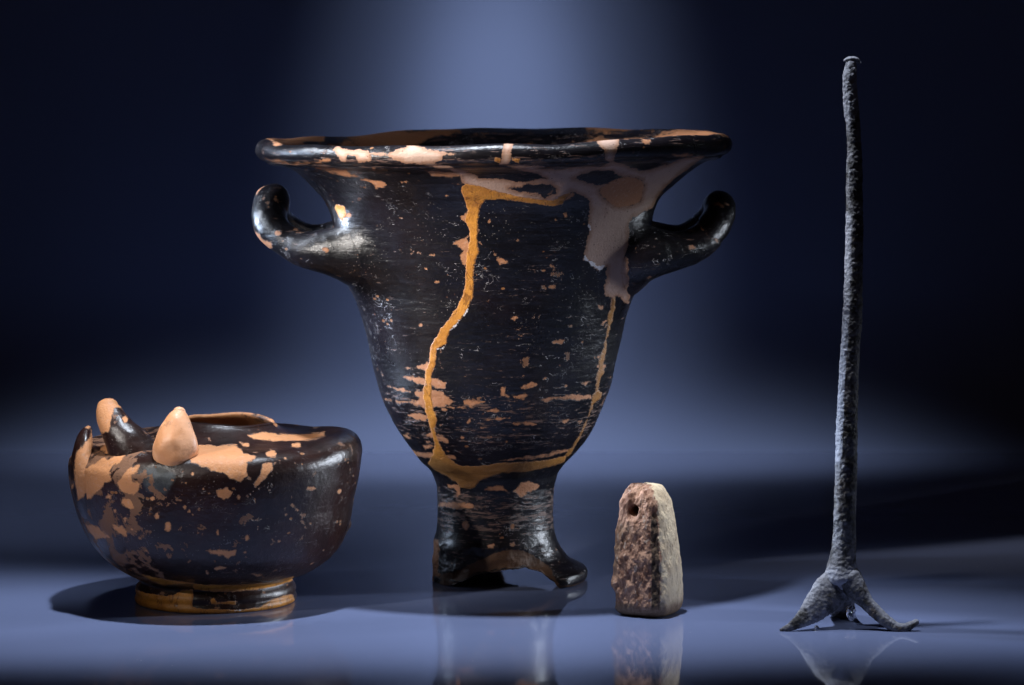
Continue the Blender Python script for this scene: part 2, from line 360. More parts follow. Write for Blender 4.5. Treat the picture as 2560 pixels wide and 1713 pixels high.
segs = [prof(inner, 70), prof(lip, 46)[1:], prof(outer, 380)[1:], prof(stem, 210)[1:]]
rows = np.vstack(segs); nr = len(rows)
cut = np.cumsum([len(x) for x in segs])
ang = np.concatenate([np.linspace(-np.pi, 0, 380, endpoint=False), np.linspace(0, np.pi, 110, endpoint=False)])  # front half (towards camera) denser
def lathe(rows, ang):
    c, sn = np.cos(ang)[None, :], np.sin(ang)[None, :]
    r = rows[:, 1:2] * (1 + c) / 2 + rows[:, 0:1] * (1 - c) / 2
    return r, r * c, r * sn, np.repeat(rows[:, 2:3], len(ang), 1)
r, X, Dp, Y = lathe(rows, ang)
A_ = np.repeat(ang[None, :], nr, 0)
# the rim is warped: higher on the right and back, with slow waves
k = smooth(560, 352, Y)
rowi = np.repeat(np.arange(nr)[:, None], len(ang), 1)
wav = 2.6 * np.sin(3 * A_ + .8) + 1.8 * np.sin(5 * A_ + 2.0) + 1.2 * np.sin(9 * A_ + .5)
Y = Y + k * (-10.5 * X / 590 - 3.5 + wav - 3 * np.clip(Dp / 590, 0, 1))
Y = Y + smooth(548, 562, r) * smooth(400, 360, Y) * 1.6 * np.sin(14 * A_ + 1)
# broken foot
ft = rowi >= cut[2]
def interp(x, xs, ys): return np.interp(x, xs, ys)
P0 = np.stack([X, Dp, Y], -1).reshape(-1, 3)
nz = (fbm(P0, 1 / 40., 4, 5)).reshape(X.shape)
low = smooth(1330, 1352, Y)
frontness = smooth(40, -70, Dp) * smooth(185, 110, X)
rlim = 154 + nz * 4
rr = np.hypot(X, Dp); kk = np.where(ft & (rr > rlim), frontness * low, 0)
f_ = (1 - kk) + kk * rlim / np.maximum(rr, 1); X = X * f_; Dp = Dp * f_
X = np.where(ft & (low > 0), np.maximum(X, -151 + nz * 3.0 - 2 * smooth(1350, 1400, Y)), X)
yf = interp(X, [-160, -118, -95, -59, -20, 18, 75, 114, 140, 160, 230], [1449, 1449, 1436, 1415, 1402, 1393, 1393, 1403, 1424, 1446, 1449])
yb_ = interp(X, [-160, 6, 14, 26, 60, 150, 165, 230], [1449, 1449, 1436, 1400, 1388, 1388, 1420, 1440])
tb = smooth(-20, 30, Dp); lim = yf * (1 - tb) + yb_ * tb + np.where(yf < 1448, nz * 5 + 2.5 * np.abs(np.sin(X / 9. + nz * 3)), 0)
Y = np.where(ft, np.minimum(Y, lim), Y); Y = np.minimum(Y, 1448)
co = np.stack([KX + X * SK, DK + Dp * SK, H - (Y - HY) * SK], -1).reshape(-1, 3)
fc = grid_faces(nr, len(ang))
N = vnormals(co, fc)
if (N[(cut[1] + 100) * len(ang) + 190] @ np.array([0, -1, 0])) < 0: fc = fc[:, ::-1]; N = -N
# fillets where the handles grow out of the wall
def hpath(rg, pts):
    x0, y0, sc = RG[rg]; return [(P(x0 + x / sc, y0 + y / sc, DK)[0], DK + d * SK, H - (y0 + y / sc - HY) * SK) for x, y, d in pts]
LH = [(990, 1085, 120), (880, 1062, 165), (750, 1040, 178), (640, 1026, 174), (540, 1015, 160), (440, 985, 140), (340, 925, 115), (262, 850, 82), (232, 770, 48), (238, 690, 16)]
RH_ = [(1060, 1110, 120), (1160, 1060, 165), (1270, 1035, 178), (1370, 1022, 172), (1460, 1010, 160), (1560, 985, 140), (1660, 925, 112), (1740, 850, 80), (1785, 780, 46), (1802, 716, 15)]
def full(l): return [(x, y, -d) for x, y, d in l] + [(x, y, d) for x, y, d in l[::-1]]
rl = [52, 52, 50, 46, 42, 40, 40, 42, 43, 44]; rr_ = [52, 52, 50, 47, 44, 42, 41, 40, 39, 39]
HP = [(hpath('A', full(LH)), [v * SK for v in rl + rl[::-1]]), (hpath('B', full(RH_)), [v * SK for v in rr_ + rr_[::-1]])]
KF = .030
def tube_dist(c, hp, hr):
    a = resample(spline(np.hstack([np.array(hp), np.array(hr)[:, None]]), 300), 120); out = np.full(len(c), 1.0)
    m = np.where((np.abs(c[:, 2] - a[:, 2].mean()) < .06) & (np.abs(c[:, 0] - a[:, 0].mean()) < .09))[0]
    d = np.full(len(m), 1.0); p = c[m]; g = np.zeros((len(m), 3)); G = np.zeros((len(c), 3))
    for q in a:
        v = p - q[:3]; L = np.linalg.norm(v, axis=1); t = L - q[3] < d
        d = np.where(t, L - q[3], d); g = np.where(t[:, None], v / np.maximum(L, 1e-6)[:, None], g)
    out[m] = d; G[m] = g; return out, G
outside = (rowi.ravel() > cut[0]); NB = []
for hp, hr_ in HP:
    d_, g_ = tube_dist(co, hp, hr_); b_ = np.where(outside, KF / 4 * np.clip(1 - np.maximum(d_, 0) / KF, 0, 1) ** 2, 0)
    co = co + N * b_[:, None]
    w_ = np.where(outside, .5 * np.clip(1 - np.maximum(d_, 0) / (KF * .8), 0, 1) ** 1.5, 0)[:, None]; NB.append((w_, g_))
OUTP = np.vstack(segs[2:3])
def wall_blend(c):
    yq = HY + (H - c[:, 2]) / SK; o = np.argsort(OUTP[:, 2]); Rw = np.interp(yq, OUTP[o, 2], OUTP[o, :2].mean(1)) * SK
    d = (np.hypot(c[:, 0] - KX, c[:, 1] - DK) - Rw) * .95
    return KF / 4 * np.clip(1 - np.abs(d) / KF, 0, 1) ** 2
def wall_normal(c):
    yq = HY + (H - c[:, 2]) / SK; o = np.argsort(OUTP[:, 2]); ys = OUTP[o, 2]; rs = OUTP[o, :2].mean(1)
    Rw = np.interp(yq, ys, rs) * SK; sl = (np.interp(yq + 12, ys, rs) - np.interp(yq - 12, ys, rs)) / 24
    v = np.stack([c[:, 0] - KX, c[:, 1] - DK], 1); L = np.linalg.norm(v, axis=1); n = np.concatenate([v / L[:, None], sl[:, None]], 1)
    w = .5 * np.clip(1 - np.abs((L - Rw) * .95 - KF / 8) / (KF * .8), 0, 1) ** 1.5
    return n / np.linalg.norm(n, axis=1)[:, None], w
# hand-thrown unevenness
rad_out = np.where(rowi.ravel() >= cut[0], 1, 0)
dsp = .0007 * vnoise(co, 22, 1) + .00028 * vnoise(co, 60, 2) + .00010 * vnoise(co * np.array([1, 1, 6]), 90, 3) + .00004 * fbm(co, 300, 2, 4)
co = co + N * (dsp * np.where(co[:, 2] < .003, 0, 1))[:, None]
co[:, 2] = np.maximum(co[:, 2], 0.0002)
N = vnormals(co, fc)
for w_, g_ in NB: N = N * (1 - w_) + g_ * w_
N /= np.linalg.norm(N, axis=1)[:, None]

KR_CLAY = [R('A', p) for p in (
    [(245, 230), (330, 215), (360, 225), (290, 260), (250, 255)],
    [(190, 348), (300, 362), (400, 385), (560, 378), (640, 385), (400, 400), (230, 372)],
    [(530, 415), (650, 412), (800, 430), (850, 470), (890, 490), (800, 492), (720, 462), (620, 438)],
    [(900, 505), (980, 512), (1090, 525), (1120, 555), (1040, 582), (980, 540)],
    [(1395, 440), (1440, 442), (1640, 452), (1690, 495), (1560, 492), (1440, 482)],
    [(1600, 1000), (1640, 965), (1720, 935), (1735, 1000), (1700, 1170), (1655, 1110), (1690, 1050), (1640, 1000)],
    [(1660, 790), (1700, 770), (1730, 850), (1700, 830)],
    [(560, 355), (680, 350), (700, 372), (600, 385)], [(1130, 300), (1150, 290), (1160, 310), (1140, 320)])]
KR_CLAY += [ell('A', *e) for e in ((845, 680, 12, 8), (895, 665, 16, 9), (820, 778, 16), (1010, 430, 15, 12), (1240, 525, 34, 7), (1345, 1062, 18, 9), (1450, 1080, 26, 8), (1475, 1280, 16, 12), (1560, 630, 12, 5), (1640, 545, 40, 5), (1205, 800, 24, 7), (1400, 1180, 10, 8), (515, 225, 14, 6), (600, 225, 16, 5), (290, 912, 24, 20), (640, 1040, 26, 20))]
KR_CLAY += [R('A', [(100, 880), (120, 900), (180, 960), (240, 985), (240, 1020), (210, 1025), (140, 975)])]
KR_CLAY += [R('C', p) for p in (
    [(585, 650), (660, 618), (690, 640), (660, 690), (590, 664)], [(470, 663), (520, 655), (575, 660), (520, 675)],
    [(450, 725), (560, 730), (640, 742), (740, 738), (795, 775), (798, 815), (720, 815), (690, 795), (620, 792), (510, 752)],
    [(540, 840), (640, 828), (780, 838), (830, 900), (868, 920), (830, 942), (700, 967), (640, 970), (550, 930), (600, 890)],
    [(320, 878), (400, 905), (550, 912), (560, 930), (450, 930), (340, 903)], [(360, 800), (480, 822), (545, 848), (460, 838)],
    [(515, 1020), (580, 1005), (650, 1018), (700, 1040), (640, 1065), (560, 1048)],
    [(925, 910), (970, 893), (1000, 912), (1125, 915), (1040, 937), (980, 957), (935, 937)],
    [(1210, 808), (1250, 810), (1250, 860), (1282, 880), (1260, 892), (1220, 870)],
    [(1360, 800), (1440, 773), (1485, 785), (1460, 812), (1370, 817)], [(1305, 880), (1400, 858), (1420, 880), (1380, 902), (1310, 893)],
    [(1520, 890), (1700, 874), (1780, 858), (1890, 868), (1900, 890), (1800, 914), (1730, 897), (1590, 903), (1550, 924), (1525, 910)],
    [(1285, 280), (1330, 265), (1350, 290), (1320, 306), (1285, 300)], [(1595, 465), (1660, 448), (1705, 448), (1660, 482), (1600, 489)],
    [(1820, 775), (1880, 758), (1902, 768), (1850, 792), (1825, 787)], [(1910, 580), (1950, 568), (1957, 588), (1920, 602)],
    [(1965, 340), (1990, 305), (2012, 305), (1990, 338)], [(1770, 1065), (1825, 1050), (1832, 1065), (1790, 1080)],
    [(480, 1170), (510, 1158), (537, 1190), (520, 1197)], [(640, 1168), (690, 1158), (780, 1178), (820, 1200), (810, 1227), (760, 1217), (690, 1190)],
    [(630, 1255), (700, 1240), (722, 1260), (650, 1270), (645, 1282)], [(520, 1268), (600, 1298), (700, 1308), (860, 1328), (872, 1352), (700, 1342), (590, 1337), (545, 1302)],
    [(950, 1080), (975, 1048), (982, 1060), (960, 1087)], [(1050, 1058), (1200, 1035), (1300, 1043), (1180, 1062)],
    [(1200, 1362), (1400, 1330), (1600, 1300), (1700, 1278), (1732, 1290), (1600, 1322), (1450, 1347)],
    [(1290, 1080), (1400, 1065), (1480, 1090), (1360, 1092)], [(1650, 1070), (1720, 1045), (1740, 1055), (1690, 1078)], [(740, 950), (860, 955), (1000, 962), (860, 970)],
    [(1070, 985), (1180, 975), (1200, 990), (1090, 998)], [(1930, 640), (2000, 640), (2010, 660), (1950, 690)])]
KR_CLAY += [ell('C', *e) for e in ((725, 15, 14, 10), (608, 340, 13, 9), (1600, 60, 18, 16), (1735, 345, 14, 8), (790, 975, 18, 14), (920, 1192, 16, 10), (1068, 1118, 10, 5), (1315, 1130, 14, 5), (1130, 1188, 14, 6), (760, 1095, 12, 7), (670, 1220, 18, 10), (1965, 205, 22, 16), (1545, 745, 10, 7), (1700, 800, 20, 6))]
KR_CLAY += [R('D', p) for p in (
    [(300, 488), (450, 488), (570, 500), (582, 532), (500, 547), (380, 532), (310, 522)], [(370, 345), (470, 350), (480, 440), (450, 440), (430, 380), (380, 370)],
    [(890, 400), (960, 332), (1010, 320), (1100, 360), (1080, 392), (1000, 412), (960, 452), (930, 432)],
    [(485, 645), (520, 635), (545, 670), (520, 705), (495, 690)], [(860, 670), (890, 660), (895, 695), (870, 700)], [(850, 815), (890, 800), (915, 820), (870, 832)],
    [(680, 825), (740, 815), (730, 848), (690, 850)], [(600, 380), (700, 370), (800, 360), (840, 400), (700, 395)])]
KR_CLAY += [R('D', [(240, 780), (300, 780), (312, 860), (298, 1040), (345, 1080), (345, 1200), (240, 1200)])]
KR_CLAY += [R('B', p) for p in (
    [(120, 1105), (160, 1102), (215, 1125), (205, 1142), (150, 1140)], [(630, 770), (650, 755), (660, 785), (640, 798)], [(230, 1545), (270, 1535), (290, 1555), (260, 1568), (230, 1565)],
    [(900, 200), (1300, 158), (1700, 128), (1850, 158), (1885, 192), (1800, 168), (1500, 172), (1300, 186), (1100, 202)],
    [(1205, 208), (1285, 208), (1275, 245), (1240, 238)], [(1450, 320), (1600, 312), (1590, 335), (1480, 345)], [(640, 682), (700, 640), (720, 610), (690, 605), (640, 640)])]
KR_CLAY += [ell('B', *e) for e in ((1600, 1018, 30, 16), (545, 1320, 22, 20), (540, 1160, 18, 12), (70, 825, 12, 10), (910, 1470, 22, 18), (480, 1200, 12, 8), (700, 500, 24, 6))]
KR_PL = [R('A', [(700, 285), (740, 255), (775, 282), (970, 285), (985, 372), (880, 378), (872, 335), (810, 325), (802, 378), (760, 372), (738, 330)]),
         R('A', [(960, 310), (1110, 312), (1110, 328), (960, 326)]),
         R('A', [(1110, 320), (1160, 290), (1250, 268), (1258, 205), (1400, 205), (1350, 250), (1400, 280), (1540, 298), (1620, 320), (1530, 330), (1520, 372), (1430, 388), (1250, 390), (1160, 352)]),
         R('A', [(1250, 386), (1400, 378), (1540, 400), (1700, 450), (1800, 482), (1930, 500), (1930, 640), (1830, 600), (1690, 548), (1640, 470), (1540, 425), (1400, 405)]),
         R('B', [(-10, 500), (60, 498), (200, 508), (330, 520), (500, 500), (430, 470), (250, 425), (150, 395), (250, 398), (430, 402), (560, 435), (700, 412), (900, 415), (1000, 380), (1100, 400), (1200, 440),
                 (1400, 400), (1560, 345), (1700, 330), (1600, 400), (1500, 480), (1400, 560), (1340, 640), (1300, 720), (1210, 765), (1150, 800), (1120, 860), (1120, 1000), (1105, 1080), (1090, 1200), (1100, 1330),
                 (1135, 1360), (1115, 1440), (1080, 1440), (1060, 1400), (1020, 1390), (1005, 1500), (985, 1520), (985, 1400), (940, 1380), (935, 1310), (955, 1260), (955, 1170), (900, 1195), (860, 1180), (820, 1140), (775, 1110), (790, 1050),
                 (805, 960), (825, 890), (810, 830), (835, 740), (825, 680), (780, 630), (690, 600), (650, 640), (600, 690), (400, 680), (200, 655), (60, 640), (-10, 600)]),
         R('B', [(185, 225), (258, 220), (228, 300), (240, 370), (200, 405), (150, 395), (165, 330)]),
         R('B', [(910, 180), (1060, 175), (1042, 230), (1030, 290), (1000, 380), (950, 370), (935, 290), (880, 225)])]
KR_HOLE = [R('B', p) for p in (
    [(695, 502), (760, 470), (830, 450), (900, 435), (1000, 450), (1080, 490), (1062, 520), (970, 545), (900, 557), (820, 545), (780, 520)],
    [(205, 575), (330, 565), (350, 540), (440, 545), (540, 540), (575, 580), (570, 620), (490, 642), (430, 610), (300, 600)],
    [(-10, 478), (150, 468), (270, 490), (400, 483), (417, 510), (350, 527), (250, 527), (180, 505), (-10, 500)],
    [(430, 425), (560, 410), (760, 395), (880, 385), (900, 398), (760, 415), (560, 432)], [(1180, 430), (1240, 405), (1330, 400), (1290, 430), (1210, 450)])]
KR_HOLE.append(ell('B', 1085, 605, 165, 110, 24)); KR_CLAY.append(ell('B', 1085, 605, 170, 115, 24))
KR_AM = [R('A', [(1670, 560), (1700, 540), (1800, 560), (1860, 590), (1930, 600), (1930, 662), (1850, 662), (1820, 700), (1800, 760), (1795, 860), (1785, 960), (1797, 1060), (1770, 1140), (1760, 1200), (1752, 1300), (1745, 1380), (1712, 1470), (1640, 1568),
                (1600, 1615), (1575, 1568), (1640, 1460), (1680, 1380), (1700, 1290), (1700, 1180), (1712, 1060), (1730, 960), (1730, 900), (1700, 820), (1720, 740), (1690, 660), (1668, 590)]),
         R('C', [(945, -20), (940, 80), (920, 160), (885, 205), (850, 270), (780, 340), (740, 410), (695, 470), (680, 540), (670, 620), (640, 700), (640, 760), (625, 850), (635, 920), (645, 1000), (665, 1070), (690, 1150), (712, 1240), (700, 1310), (660, 1385), (720, 1440),
                (790, 1470), (870, 1520), (910, 1568), (1020, 1568), (1030, 1540), (1060, 1510), (1200, 1460), (1450, 1440), (1600, 1405), (1690, 1372), (1705, 1322), (1600, 1350), (1450, 1370), (1200, 1382), (1060, 1402), (900, 1400), (860, 1372), (790, 1310),
                (765, 1260), (735, 1200), (712, 1120), (735, 1060), (710, 990), (698, 930), (690, 850), (690, 760), (702, 680), (730, 600), (728, 520), (800, 485), (820, 400), (860, 350), (920, 290), (960, 220), (998, 140), (1008, 0), (1005, -20)]),
         R('C', [(2050, 130), (2082, 130), (2060, 280), (2040, 340), (2012, 450), (2002, 560), (1980, 640), (1992, 700), (1960, 760), (1950, 830), (1975, 850), (1960, 900), (1915, 932), (1890, 1000), (1868, 1060), (1828, 1150), (1778, 1240), (1745, 1310), (1720, 1332), (1690, 1322),
                (1750, 1258), (1812, 1155), (1852, 1065), (1892, 960), (1900, 880), (1927, 840), (1940, 700), (1960, 600), (1990, 500), (2012, 370), (2020, 250), (2040, 220)]),
         R('D', [(440, 300), (600, 300), (602, 352), (550, 382), (470, 372)]),
         R('B', [(-10, 560), (100, 590), (300, 640), (550, 668), (640, 622), (690, 606), (650, 655), (620, 697), (540, 712), (400, 692), (200, 664), (60, 645), (0, 700), (-10, 700)]),
         R('B', [(100, 340), (160, 345), (152, 385), (110, 372)]), R('B', [(238, 345), (300, 355), (290, 385), (240, 375)]),
         R('A', [(735, 695), (785, 715), (802, 770), (775, 822), (745, 800), (715, 720)])]
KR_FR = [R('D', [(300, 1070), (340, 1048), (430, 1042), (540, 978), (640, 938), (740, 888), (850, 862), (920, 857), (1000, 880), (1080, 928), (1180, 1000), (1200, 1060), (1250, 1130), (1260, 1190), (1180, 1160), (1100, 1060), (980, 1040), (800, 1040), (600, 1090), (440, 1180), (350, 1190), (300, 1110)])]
KR_WH = [stroke('B', [(785, 1085), (800, 1110), (835, 1135), (870, 1165), (905, 1180), (940, 1160)], [8, 12, 14, 14, 14, 8]), stroke('B', [(815, 840), (830, 870), (828, 890)], [4, 6, 3]),
         stroke('C', [(735, 522), (770, 518), (800, 492)], [2, 5, 2]), stroke('C', [(825, 385), (870, 345), (930, 275), (968, 215)], [5, 4, 2, 2])]
def wear_k(co):
    q = HY + (H - co[:, 2]) / SK
    v = .15 + 1.0 * smooth(930, 980, q) * smooth(1110, 1060, q) + 1.5 * smooth(1200, 1225, q) * smooth(1345, 1290, q) + .45 * smooth(1290, 1350, q)
    return v - .6 * smooth(640, 560, q) * (q > 420) + 1.0 * smooth(420, 355, q) * .5
front = N[:, 1] < .12
inner_v = (rowi.ravel() < cut[0])
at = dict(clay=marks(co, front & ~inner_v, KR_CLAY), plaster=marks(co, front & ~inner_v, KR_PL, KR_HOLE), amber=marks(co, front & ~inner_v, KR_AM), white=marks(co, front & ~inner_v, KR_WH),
          haze=np.full(len(co), -CAP), wear=wear_k(co), chip=np.zeros(len(co)), shade_tone=np.zeros(len(co)), fract=marks(co, front & ~inner_v, KR_FR))
_px = CX + co[:, 0] * F / co[:, 1]; _py = HY + (H - co[:, 2]) * F / co[:, 1]
at['shade_tone'] = np.maximum(smooth(1380, 1440, _px) * (_py > 700), smooth(1110, 1170, _py))  # right crack and low seam: partly browner filler, partly painted shade
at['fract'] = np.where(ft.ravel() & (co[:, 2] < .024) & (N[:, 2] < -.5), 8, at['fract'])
# bare clay inside the rim on the far side, and plain wear on the side away from the camera
st_ = fbm(co * np.array([1, 1, 7]), 26, 4, 9)
at['wear'] = np.where(inner_v, 1.0, at['wear'] + .9 * smooth(470, 425, _py) * smooth(385, 400, _py))
an = A_.ravel()
ins = inner_v | (rowi.ravel() < cut[0] + 8)
xoff = (co[:, 0] - KX) / SK
rim_clay = np.where(ins & (np.sin(an) > -.3), 14 * (st_ * 1.1 - .22) + 12 * smooth(-150, -330, xoff) * (xoff < 0) - 6 * smooth(-560, -575, xoff), -CAP)
rim_clay += np.where(ins & (np.sin(an) > -.3), 9 * smooth(200, 300, xoff), 0)
at['clay'] = np.maximum(at['clay'], np.clip(rim_clay, -CAP, CAP))
bk = 12 * (fbm(co * np.array([1, 1, 2.5]), 30, 4, 12) - .75)
at['clay'] = np.where(~front & ~ins, np.clip(bk, -CAP, CAP), at['clay'])
nc = len(ang)
for nm, a, b in (('bowl', 0, cut[0]), ('rim', cut[0] - 1, cut[1]), ('bowl_outer', cut[1] - 1, cut[2]), ('foot', cut[2] - 1, nr)):
    pass
def strip(a, b): return fc[a * nc:(b - 1) * nc]
def submesh(name, faces, parent, mat=M_KR):
    u, inv = np.unique(faces, return_inverse=True)
    return mesh_obj(name, co[u], inv.reshape(-1, 4), mat, parent, KO, {k2: v[u] for k2, v in at.items()}, N[u])
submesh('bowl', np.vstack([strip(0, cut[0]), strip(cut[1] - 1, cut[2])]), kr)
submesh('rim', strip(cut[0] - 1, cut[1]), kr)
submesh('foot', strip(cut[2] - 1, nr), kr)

def glazed_part(name, c, f, parent, origin, clay=(), amber=(), plaster=(), mat=M_KR, wear=.1, bump=.0005, haze=(), keep=None, blend=None):
    n = vnormals(c, f)
    if (n * (c - c.mean(0)) * np.array([.3, 1, .3])).sum() < 0: n = -n; f = f[:, ::-1]
    if blend is not None: c = c + n * blend(c)[:, None]
    c = c + n * (bump * vnoise(c, 70, 3) + bump * .3 * vnoise(c, 220, 5))[:, None]; n = vnormals(c, f); fr = n[:, 1] < .15
    a = dict(clay=marks(c, fr, clay), plaster=marks(c, fr, plaster), amber=marks(c, fr, amber), white=np.full(len(c), -CAP), fract=np.full(len(c), -CAP), chip=np.full(len(c), .03), haze=marks(c, fr, haze), wear=np.full(len(c), wear))
    if keep is not None: a['clay'] = np.maximum(a['clay'], keep(c))
    if blend is not None:
        wn, w = wall_normal(c); n = n * (1 - w[:, None]) + wn * w[:, None]; n /= np.linalg.norm(n, axis=1)[:, None]
    return mesh_obj(name, c, f, mat, parent, origin, a, n if blend is not None else None)
c_, f_c, _ = tube(HP[0][0], HP[0][1], 260, 90, cap=(False, False))
hl = glazed_part('handle', c_, f_c, kr, KO, clay=[ell('A', 290, 912, 24, 18), ell('A', 650, 1040, 26, 20), R('A', [(80, 850), (120, 900), (180, 960), (240, 985), (245, 1020), (205, 1045), (120, 985)]), R('A', [(110, 600), (150, 560), (210, 535), (160, 580), (120, 625)]), ell('A', 820, 778, 14), ell('A', 950, 1240, 12, 8)], amber=[R('A', [(735, 695), (785, 715), (802, 770), (775, 822), (745, 800), (715, 720)])], bump=.0007, blend=wall_blend)
c_, f_c, _ = tube(HP[1][0], HP[1][1], 260, 90, cap=(False, False))
# the old break near the right handle's tip leaves a small step
e_ = (c_[:, 0] - (P(1200 + 1720 / 3.0147, 0, DK)[0])) + (c_[:, 2] - (H - (280 + 900 / 3.0147 - HY) * SK)) * .9
c_ = c_ + np.array([0.0006, 0, -.0006]) * smooth(.0004, -.0004, e_)[:, None]
hr = glazed_part('handle', c_, f_c, kr, KO, clay=[ell('B', 1600, 1018, 28, 14), stroke('B', [(1640, 840), (1680, 890), (1720, 935), (1790, 975)], [4, 6, 3, 3]), ell('B', 1810, 700, 60, 14)], plaster=[R('B', [(1040, 1150), (1110, 1080), (1120, 1300), (1080, 1380), (1030, 1300)])], bump=.0007, blend=wall_blend)

# ================================================================== CUP (left)
DC = 1.743; SC = DC / F; CCX = 540.0; CXW = (CCX - CX) * SC; CO_ = (CXW, DC, 0.0)
cup = thing('broken_cup', 'squat round black glazed cup with flaking orange patches and broken handles on a ring foot', 'cup', CO_)
ofoot = [(2, 2, 1488), (80, 80, 1488), (150, 150, 1490), (176, 176, 1499), (190, 190, 1500), (198, 198, 1499), (202, 202, 1492), (200, 200, 1484), (196, 196, 1479), (198, 198, 1472), (197, 196, 1462), (190, 190, 1453), (187, 187, 1446)]
obody = [(187, 187, 1446), (194, 194, 1438), (228, 238, 1421), (265, 278, 1397), (292, 305, 1372), (317, 324, 1339), (338, 338, 1295), (353, 347, 1246), (363, 357, 1200), (366, 363, 1152), (354, 364, 1128), (338, 354, 1108), (308, 332, 1096), (268, 300, 1092), (225, 258, 1091), (175, 210, 1085), (130, 170, 1073), (102, 150, 1060), (94, 147, 1054)]
oinn = [(94, 147, 1054), (88, 143, 1051), (80, 136, 1054), (86, 142, 1066), (160, 200, 1100), (260, 300, 1125), (320, 335, 1170), (300, 310, 1280), (240, 250, 1370), (150, 150, 1410), (2, 2, 1420)]
sg = [prof(ofoot, 80), prof(obody, 280)[1:], prof(oinn, 80)[1:]]
rows = np.vstack(sg); nrc = len(rows); cc = np.cumsum([len(x) for x in sg])
angc = np.concatenate([np.linspace(-np.pi, 0, 300, endpoint=False), np.linspace(0, np.pi, 120, endpoint=False)])
r, X, Dp, Y = lathe(rows, angc); Ac = np.repeat(angc[None], nrc, 0); ri = np.repeat(np.arange(nrc)[:, None], len(angc), 1)
top = smooth(1130, 1060, Y) * (ri < cc[1] + 25)
# rear lip stands up, with a dip, and the shoulder dents
lipk = smooth(215, 150, r) * (ri > 200) * (ri < cc[1] + 25)
Y = Y + lipk * (-6 * smooth(-.1, .9, np.sin(Ac)) - 5 * smooth(-.2, -1, np.sin(Ac)) + 2.2 * np.sin(4 * Ac + .6) * smooth(0, 1, np.sin(Ac)))
Y = Y - smooth(1150, 1100, Y) * (ri < cc[1] + 5) * 13 * smooth(.72, .98, np.cos(Ac)) * smooth(230, 320, r) + top * 5 * np.exp(-((Ac + 1.0) / .35) ** 2) * smooth(340, 260, r)
bmp = 14 * np.exp(-((Ac - .25) / .16) ** 2 - ((Y - 1322) / 16) ** 2)
X = X * (1 + bmp / np.maximum(r, 1)); Dp = Dp * (1 + bmp / np.maximum(r, 1))
dent = -7 * np.exp(-((Ac + 1.98) / .17) ** 2 - ((Y - 1195) / 30) ** 2)
X = X * (1 + dent / np.maximum(r, 1)); Dp = Dp * (1 + dent / np.maximum(r, 1))
Y = np.minimum(Y, 1500)
co = np.stack([CXW + X * SC, DC + Dp * SC, H - (Y - HY) * SC], -1).reshape(-1, 3)
nc = len(angc); fc = grid_faces(nrc, nc); N = vnormals(co, fc)
if N[200 * nc + 150] @ np.array([0, -1, 0]) < 0: fc = fc[:, ::-1]; N = -N
co = co + N * ((.0007 * vnoise(co, 28, 21) + .0003 * vnoise(co, 75, 22) + .00005 * fbm(co, 350, 2, 23)) * (co[:, 2] > .004))[:, None]
co[:, 2] = np.maximum(co[:, 2], .0002); N = vnormals(co, fc)
CU_CLAY = [R('E', p) for p in (
    [(835, 380), (900, 370), (960, 375), (1080, 372), (1110, 400), (1130, 425), (1205, 440), (1190, 465), (1150, 480), (1142, 570), (1100, 594), (1040, 580), (1000, 550), (930, 535), (840, 492), (780, 470), (800, 440)],
    [(1255, 420), (1290, 403), (1332, 420), (1320, 447), (1270, 447)], [(1240, 490), (1305, 476), (1302, 520), (1260, 580), (1200, 630), (1186, 600), (1230, 550)],
    [(958, 650), (1000, 640), (1020, 618), (1055, 660), (1052, 690), (1000, 712), (970, 690)], [(1150, 315), (1230, 293), (1290, 300), (1450, 310), (1620, 293), (1625, 320), (1520, 347), (1420, 350), (1300, 352), (1180, 337)],
    [(1100, 358), (1160, 363), (1155, 387), (1110, 380)], [(1420, 362), (1470, 360), (1477, 387), (1420, 387)],
    [(60, 520), (170, 510), (220, 480), (260, 450), (300, 460), (340, 440), (405, 428), (370, 480), (320, 500), (308, 540), (322, 590), (280, 610), (240, 650), (190, 700), (130, 722), (80, 680), (70, 600)],
    [(380, 560), (420, 520), (492, 488), (480, 540), (440, 560), (440, 590), (492, 610), (480, 660), (460, 692), (370, 660), (343, 610)],
    [(368, 700), (430, 698), (457, 760), (430, 770), (370, 742)], [(288, 668), (322, 680), (312, 707), (283, 697)], [(318, 858), (380, 868), (412, 900), (422, 950), (380, 932), (330, 892)],
    [(150, 850), (240, 878), (300, 930), (310, 942), (220, 955), (170, 900)], [(885, 1018), (960, 1018), (1078, 1018), (1070, 1045), (1030, 1072), (1000, 1057), (940, 1047)],
    [(948, 1130), (980, 1116), (1032, 1124), (1000, 1140), (953, 1140)], [(1393, 733), (1422, 733), (1468, 777), (1440, 772)], [(462, 402), (480, 340), (500, 370), (547, 385), (542, 402), (490, 398), (470, 412)],
    [(240, 400), (300, 340), (320, 400), (290, 430)], [(780, 1095), (800, 1080), (805, 1105)], [(1180, 1165), (1240, 1158), (1250, 1180), (1200, 1185)], [(500, 1000), (530, 1015), (545, 1040), (520, 1030)])]
